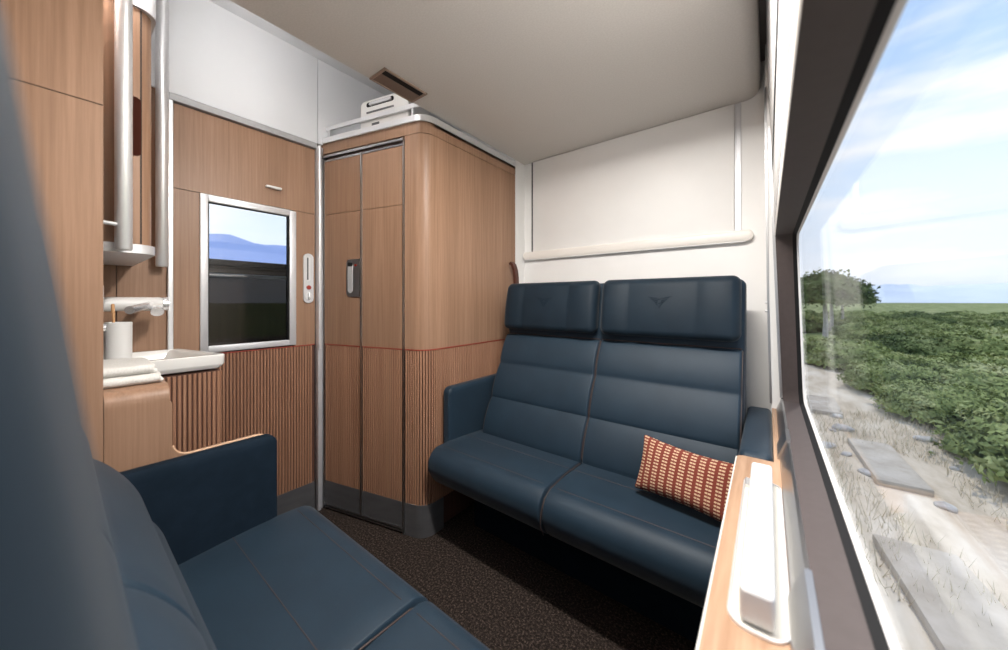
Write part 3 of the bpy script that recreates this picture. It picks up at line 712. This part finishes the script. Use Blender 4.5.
# washbasin with fluted cabinet
ws = thing('washbasin', 'white washbasin on a fluted oak cabinet beside the door', 'washbasin', (-1.98, .15, 0))
def basin_outline(g, n=8, r=.022):
    x0, x1, y0, y1 = XD+.002+g*.5, -1.785-g, -.10+g, .430-g
    pts = [(x0, y0), (x1, y0)]
    pts += [(x1-r+r*math.cos(math.radians(a)), y1-r+r*math.sin(math.radians(a))) for a in [k*90/n for k in range(n+1)]]
    pts += [(x0+.03, y1-.075), (x0, y1-.085)]
    # front edge bows a little
    return pts
O = basin_outline
b = B(); loops = []
for g, z in ((.012, .975), (.002, .988), (0, .994), (0, 1.028), (.003, 1.031), (.030, 1.031), (.034, 1.028), (.055, .992), (.075, .986)):
    loops.append([(x_, y_, z) for x_, y_ in O(g)])
b.loft(loops, cap=True); b.build('basin', M['ceramic'], ws, 35)
fp = O(.012)[1:-2]; 
b = B(); pth = [(x_, y_) for x_, y_ in fp]+[(XD, .345)]
b.prism([(XD, -.08)]+pth, 2, 0, .965); b.build('cabinet_body', M['slat_back'], ws)
b = B(); ribs(b, [tuple(q) for q in pth], .10, .962, phase=.002, depth=.006); b.build('fluted_panel', M['wood_slat'], ws)
# tap
tp = thing('tap', 'round chrome tap with bar body over the washbasin', 'tap', (-2.0, .2, 1.235))
b = B(); b.tube([(-1.985, -.02, 1.238), (-1.985, .262, 1.238), (-1.985, .268, 1.238)], [.027, .027, .024], 24); b.build('bar_body', M['plastic_white'], tp, 40)
b = B(); b.tube([(-1.985, .268, 1.238), (-1.985, .285, 1.238)], .0275, 24); b.build('end_cap', M['chrome'], tp, 40)
for y_ in (.05, .22):
    b = B(); b.tube([(-2.0, y_, 1.238), (XD, y_, 1.238)], .014, 12); b.build('wall_mount', M['chrome'], tp, 40)
b = B(); b.tube([(-1.98, .235, 1.235), (-1.86, .165, 1.216)], .0145, 18).tube([(-1.98, .25, 1.222), (-1.955, .25, 1.205)], .02, 16); b.build('spout', M['chrome'], tp, 40)
# cup with holder and toothbrush
cx_, cy_ = -1.88, .139
b = B(); b.lathe([(.030, 0), (.035, .004), (.0355, .138), (.033, .140), (.031, .136), (.030, .01)], (cx_, cy_, 1.033), 36)
tag(b.build('tumbler', M['plastic_white'], None, 40), 'plain white tumbler standing behind the towels', 'tumbler')
b = B(); b.tube([(cx_, cy_-.008, 1.045), (cx_+.012, cy_-.012, 1.150), (cx_+.014, cy_-.013, 1.20), (cx_+.016, cy_-.014, 1.232)], [.0035, .004, .0035, .0045], 10)
b.rbox((cx_+.012, cy_-.019, 1.205), (cx_+.021, cy_-.010, 1.240), .004, (1, 1, 2))
tag(b.build('toothbrush', M['bamboo'], None, 40), 'bamboo toothbrush standing in the white tumbler', 'toothbrush')
b = B(); b.tube([(-1.68, .05, 1.165), (-1.68, .098, 1.165)], .012, 16).tube([(-1.68, .05, 1.075), (-1.68, .088, 1.075)], .007, 14)
b.box((-1.70, .045, 1.05), (-1.66, .055, 1.34), .003)
b.tube([(-1.69, .05, 1.27), (-1.69, .092, 1.27)], .010, 14).box((-1.70, .06, 1.215), (-1.665, .093, 1.30), .004)
tag(b.build('dispenser_bracket', M['chrome'], None, 40), 'chrome wall bracket peeping out behind the wood partition', 'bracket')
# folded towels
def towel(z0, x0, x1, y0, y1, label, seed):
    th = thing('folded_towel', label, 'towel', ((x0+x1)/2, (y0+y1)/2, z0), 'folded towels on the oak counter')
    def fn(o):
        def f(p):
            x, y, z = p; n_ = noise.noise(Vector((x*9+seed, y*9, z*5+o)))
            return (x+.004*n_, y+.004*noise.noise(Vector((x*14, y*3+seed, z*20))), z+.0035*n_*(0.4+abs(z-z0)*30))
        return f
    B().rbox((x0, y0, z0), (x1, y1, z0+.014), .007, (8, 8, 1), fn(0)).build('lower_fold', M['towel'], th, 60)
    B().rbox((x0+.004, y0, z0+.0135), (x1, y1-.006, z0+.028), .007, (8, 8, 1), fn(4)).build('upper_fold', M['towel'], th, 60)
    # the rolled fold that joins both layers on the front edge
    b = B(); b.tube([(x1-.004, y0+.01+(y1-y0-.02)*k/6, z0+.0145+.001*math.sin(k*2+seed)) for k in range(7)], .0125, 12); b.build('front_fold', M['towel'], th, 60)
towel(1.001, -1.72, -1.482, .062, .205, 'white folded towel lying directly on the oak counter', 1.3)
towel(1.030, -1.72, -1.492, .066, .192, 'white folded towel on top of the other towel', 5.1)

# wall cabinet above the basin
wc = thing('wall_cabinet', 'oak wall cabinet with rounded metal edges above the washbasin', 'cabinet', (-1.85, 0, 1.4))
def cab(g, r=.05):
    x1, y1 = -1.56-g, .200-g
    return [(XD+.001, YN+.01), (x1, YN+.01)]+[(x1-r+r*math.cos(math.radians(a)), y1-r+r*math.sin(math.radians(a))) for a in [k*10 for k in range(10)]]+[(XD+.001, y1)]
b = B(); b.prism(cab(.008), 2, 1.426, 2.168); b.build('cabinet_body', M['wood'], wc, 25)
b = B(); b.prism(cab(0), 2, 1.399, 1.427); b.build('bottom_shelf', M['silver_soft'], wc, 25)
b = B(); b.prism(cab(-.002), 2, 2.168, 2.70); b.build('top_cover', M['silver_soft'], wc, 25)
b = B(); b.box((-1.575, -.25, 1.430), (-1.5655, .1615, 2.165)); dd = b.build('door', M['wood'], wc)
B().box((-1.576, .1615, 1.43), (-1.5665, .1655, 2.165)).build('door_gap', M['gap'], wc)
b = B(); b.prism([(y_, z_) for y_, z_ in rrect((.149, 1.795), (.0145, .092), .012, 6)], 0, -1.574, -1.5650); b.build('finger_pull', M['dark_pull'], dd, 30)
b = B(); b.tube([(-1.52, .123, 1.402), (-1.52, .123, 1.406), (-1.52, .123, 2.70)], [.0165, .0185, .0185], 24); pole = b
po = thing('grab_pole', 'round metal pole in front of the wall cabinet', 'pole', (-1.52, .123, 1.4))
pole.build('pole', M['silver'], po, 40)
b = B(); b.tube([(-1.52, .123, 1.475), (-1.475, .03, 1.475), (-1.45, -.02, 1.475)], .0055, 12).tube([(-1.575, .115, 1.55), (-1.52, .12, 1.55)], .006, 10); b.build('holder_rod', M['silver'], po, 40)
b = B(); b.tube([(-2.10, .283, 1.400), (-2.10, .283, 1.404), (-2.10, .283, 2.70)], [.019, .021, .021], 24)
b.tube([(-2.10, .283, 2.0), (XD, .283, 2.0)], .006, 10).tube([(-2.10, .283, 1.5), (XD, .283, 1.5)], .006, 10)
tag(b.build('corner_pole', M['silver'], None, 40), 'round metal pole in the corner left of the door', 'pole')

# ================================================================== OUTSIDE
GZ = -1.15
def ground_mat(name, cols, sc, stretch=(1, .12, 1), detail=8, pos=(.3, .5, .7)):
    m = bpy.data.materials.new(name); m.use_nodes = True; nt = m.node_tree; b = nt.nodes['Principled BSDF']; L = nt.links.new
    g = N(nt, 'ShaderNodeNewGeometry'); mp = N(nt, 'ShaderNodeMapping'); mp.inputs['Scale'].default_value = tuple(s*sc for s in stretch); L(g.outputs['Position'], mp.inputs[0])
    n1 = N(nt, 'ShaderNodeTexNoise'); n1.inputs['Scale'].default_value = 1; n1.inputs['Detail'].default_value = detail; n1.inputs['Roughness'].default_value = .6; L(mp.outputs[0], n1.inputs['Vector'])
    r = ramp(nt, list(zip(pos, cols))); L(n1.outputs['Fac'], r.inputs[0]); L(r.outputs[0], b.inputs['Base Color'])
    b.inputs['Roughness'].default_value = .95; b.inputs['Specular IOR Level'].default_value = .1; return m
M['sand'] = ground_mat('dry_bank', [(.42, .34, .24), (.62, .53, .41), (.76, .69, .58)], 2.2, (1, .35, 1))
M['meadow'] = ground_mat('meadow', [(.09, .12, .04), (.20, .24, .09), (.42, .40, .22)], .9, (1, .12, 1), pos=(.3, .5, .72))
M['leaf_a'] = ground_mat('shrub_leaves', [(.10, .13, .045), (.26, .31, .11), (.46, .47, .24)], 2.2, (1, .2, 1))
M['leaf_b'] = ground_mat('dark_leaves', [(.05, .075, .03), (.13, .17, .06), (.24, .28, .12)], 2.2, (1, .2, 1))
M['straw'] = ground_mat('straw', [(.50, .42, .29), (.68, .60, .45), (.80, .73, .60)], 6, (1, 1, 1))
M['concrete'] = ground_mat('concrete', [(.40, .35, .28), (.50, .44, .36), (.58, .52, .44)], 3, (1, 1, 1))
M['stone'] = ground_mat('pale_stone', [(.32, .30, .27), (.5, .47, .43), (.62, .6, .56)], 9, (1, 1, 1))
M['hill'] = mat('hazy_hill', (.36, .46, .80), .9, spec=.1, dark=(.30, .40, .72), noise_scale=(.02, .02, .06))  # blue distance haze is put into the hill colour
M['farhill'] = mat('hazed_hill', (.74, .80, .86), .9, spec=.1, dark=(.66, .73, .82), noise_scale=(.02, .02, .1))  # whitish haze of the horizon painted into the colour
def edge_x(y): return 2.6-.10*(y-6) if y < 14 else 1.8-.015*(y-14)
def gh(x, y):
    h = .10*noise.noise(Vector((x*.5, y*.25, 0)))+.04*noise.noise(Vector((x*2.2, y*1.2, 3)))
    if x < 1.6: h *= .5
    return h
def grid(name, x0, x1, y0, y1, nx, ny, m, fz, kind='structure', pw=1.0):
    bm = bmesh.new(); V = []
    for j in range(ny+1):
        y = y0+(y1-y0)*(j/ny)**pw; V.append([bm.verts.new((x0(y)+(x1(y)-x0(y))*(i/nx)**pw, y, 0)) for i in range(nx+1)])
    for row in V:
        for v in row: v.co.z = fz(v.co.x, v.co.y)
    for j in range(ny):
        for i in range(nx): bm.faces.new((V[j][i], V[j][i+1], V[j+1][i+1], V[j+1][i]))
    b = B(); b.bm.free(); b.bm = bm; return b.build(name, m, None, 80, kind=kind)
grid('ground_bank', lambda y: .3, lambda y: edge_x(y)+.6, -3, 120, 24, 220, M['sand'], lambda x, y: GZ+gh(x, y), pw=1.6)
grid('ground_meadow', lambda y: edge_x(y)+.2, lambda y: 400, -3, 600, 60, 120, M['meadow'], lambda x, y: GZ+.05+gh(x, y)+(min(1, max(0, (x-edge_x(y))/3)))*.25, pw=2.4)
struct(B().box((-400, -300, GZ-.3), (.3, 600, GZ-.2)), 'ground_far_side', M['meadow'])
# concrete cover slabs on the bank
for i, (x_, y_, w_, l_, rz, lb) in enumerate([(1.15, 4.2, .55, 1.5, .08, 'pale concrete slab lying in the dry bank, nearest the train'), (1.35, 7.4, .5, 1.7, .03, 'pale concrete slab further along the bank'), (1.0, 10.6, .5, 1.5, -.02, 'small concrete slab in the distance on the bank')]):
    b = B(); b.box((-w_/2, -l_/2, -.06), (w_/2, l_/2, .05), .02); o = b.build('concrete_slab', M['concrete'], None, 30)
    o.location = (x_, y_, GZ+gh(x_, y_)+.03); o.rotation_euler.z = rz; tag(o, lb, 'slab')
# dry grass on the bank (uncountable)
b = B(); bm = b.bm
for _ in range(9000):
    y = 1.2+10*random.random()**1.6; x = .5+random.random()*(edge_x(y)-.2)
    if noise.noise(Vector((x*.9, y*.5, 9))) < -.02: continue
    z = GZ+gh(x, y)-.02; h = random.uniform(.05, .22); a = random.uniform(0, PI); dx, dy = math.cos(a)*.006, math.sin(a)*.006; lx, ly = random.uniform(-.08, .08), random.uniform(-.08, .08)
    bm.faces.new([bm.verts.new(q) for q in ((x-dx, y-dy, z), (x+dx, y+dy, z), (x+lx, y+ly, z+h))])
me = b.build('dry_grass', M['straw'], None, kind='stuff'); tag(me, 'pale dry grass growing over the bank beside the train', 'grass')
# rocks
def rock_mesh(seed):
    b = B(); bmesh.ops.create_icosphere(b.bm, subdivisions=3, radius=.5)
    for v in b.bm.verts: v.co *= 1+.35*noise.noise(v.co*1.8+Vector((seed, 0, 0))); v.co.z *= .6
    o = b.build('rock', M['stone'], None, 50); return o
protos = [rock_mesh(s) for s in (1, 5, 9)]
used = [False]*3
for i in range(22):
    y = 1.8+8*random.random(); x = .55+random.random()*(edge_x(y)-.6); k = i % 3
    o = protos[k] if not used[k] else protos[k].copy()
    if used[k]: COL.objects.link(o)
    used[k] = True; s = random.uniform(.08, .26); o.scale = (s, s*random.uniform(1, 1.6), s); o.location = (x, y, GZ+gh(x, y)+.01); o.rotation_euler.z = random.uniform(0, 6)
    tag(o, 'pale rock lying in the dry grass of the bank', 'rock', 'rocks on the dry bank')
# shrubs and trees: leafy crowns
def shrub_mesh(name, seed, m, nl=7000, flat=.55, leaf=.042):
    b = B(); bm = b.bm; rnd = random.Random(seed)
    bmesh.ops.create_icosphere(bm, subdivisions=4, radius=.86)
    def rad(d): return 1+.30*noise.noise(d*2.1+Vector((seed, 0, 0)))+.16*noise.noise(d*5+Vector((0, seed, 0)))
    for v in bm.verts:
        d = v.co.normalized(); v.co = d*.86*rad(d); v.co.z = max(-.25, v.co.z)*flat
    for _ in range(nl):
        d = Vector((rnd.gauss(0, 1), rnd.gauss(0, 1), abs(rnd.gauss(0, 1))-.2)).normalized(); c_ = d*rad(d)*rnd.uniform(.80, 1.02); c_.z *= flat
        u = Vector((rnd.gauss(0, 1), rnd.gauss(0, 1), rnd.gauss(0, 1))).normalized(); w_ = u.cross(d).normalized(); s = leaf*rnd.uniform(.6, 1.3)
        bm.faces.new([bm.verts.new(c_+q) for q in (u*s, w_*s*.5, -u*s, -w_*s*.5)])
    o = b.build(name, m, None); return o
sp = [shrub_mesh('shrub', 3, M['leaf_a']), shrub_mesh('shrub', 8, M['leaf_b']), shrub_mesh('shrub', 14, M['leaf_a'])]
first = [True]*3
rnd = random.Random(4); cnt = 0
placed = []
for i in range(420):
    y = 6.5+60*rnd.random()**1.5
    x0 = edge_x(y)+.5; x = x0+rnd.random()**1.3*(y*.42+1)
    if any((x-a)**2+((y-b_)*.55)**2 < (1.5 if y < 15 else 3.4) for a, b_ in placed): continue
    placed.append((x, y))
    k = rnd.choice((0, 0, 1, 2)); o = sp[k] if first[k] else sp[k].copy()
    if not first[k]: COL.objects.link(o)
    first[k] = False
    s = rnd.uniform(.7, 1.4)*(1 if y < 15 else 1.35); hs = min(s, (1.75+ .01*y)/.62*rnd.uniform(.55, .95))
    o.scale = (s, s*rnd.uniform(1.3, 2.1), hs*.95); o.location = (x, y, GZ+.25); o.rotation_euler.z = rnd.uniform(-.3, .3)
    if k == 1: tag(o, 'low dark green shrub among the bushes beside the track', 'shrub', 'dark shrubs beyond the dry bank')
    else: tag(o, 'low light olive green shrub among the bushes beside the track', 'shrub', 'light shrubs beyond the dry bank')
tr = [((2.3, 24), 1.7, 'dark green tree standing left of the other trees by the track'), ((3.6, 34), 2.0, 'rounded dark tree behind the track bushes'), ((5.4, 44), 2.2, 'wide dark tree further off beyond the bushes'), ((1.6, 36), 1.6, 'narrow distant tree close to the window edge')]
for (x, y), s, lb in tr:
    t = thing('tree', lb, 'tree', (x, y, GZ))
    o = shrub_mesh('crown', int(x*10), M['leaf_b'], 1800, .9, .07); o.parent = t; o.location = (0, 0, 2.6); o.scale = (s, s, s*.85)
    b = B(); b.tube([(x, y, GZ-.1), (x+.05, y, GZ+1.2), (x, y+.05, GZ+2.6)], [.14, .1, .07], 10); b.build('trunk', M['stone'], t, 50)
def ridge(name, x, y0, y1, hmin, hamp, m, seed, along='y', n=160, depth=30):
    b = B(); l0, l1, l2 = [], [], []
    for k in range(n+1):
        t = y0+(y1-y0)*k/n; h = hmin+hamp*(.5+.5*noise.noise(Vector((t*.012, seed, 0))))+hamp*.15*noise.noise(Vector((t*.06, seed, 2)))
        if along == 'y': l0.append((x, t, GZ-2)); l1.append((x-depth*(1 if x < 0 else -1)*.7, t, GZ+h)); l2.append((x-depth*1.6*(1 if x < 0 else -1), t, GZ-2))
        else: l0.append((t, x, GZ-2)); l1.append((t, x+depth*.7, GZ+h)); l2.append((t, x+depth*1.6, GZ-2))
    b.loft([l0, l1, l2], closed=False); return b.build(name, m, None, 60, kind='structure')
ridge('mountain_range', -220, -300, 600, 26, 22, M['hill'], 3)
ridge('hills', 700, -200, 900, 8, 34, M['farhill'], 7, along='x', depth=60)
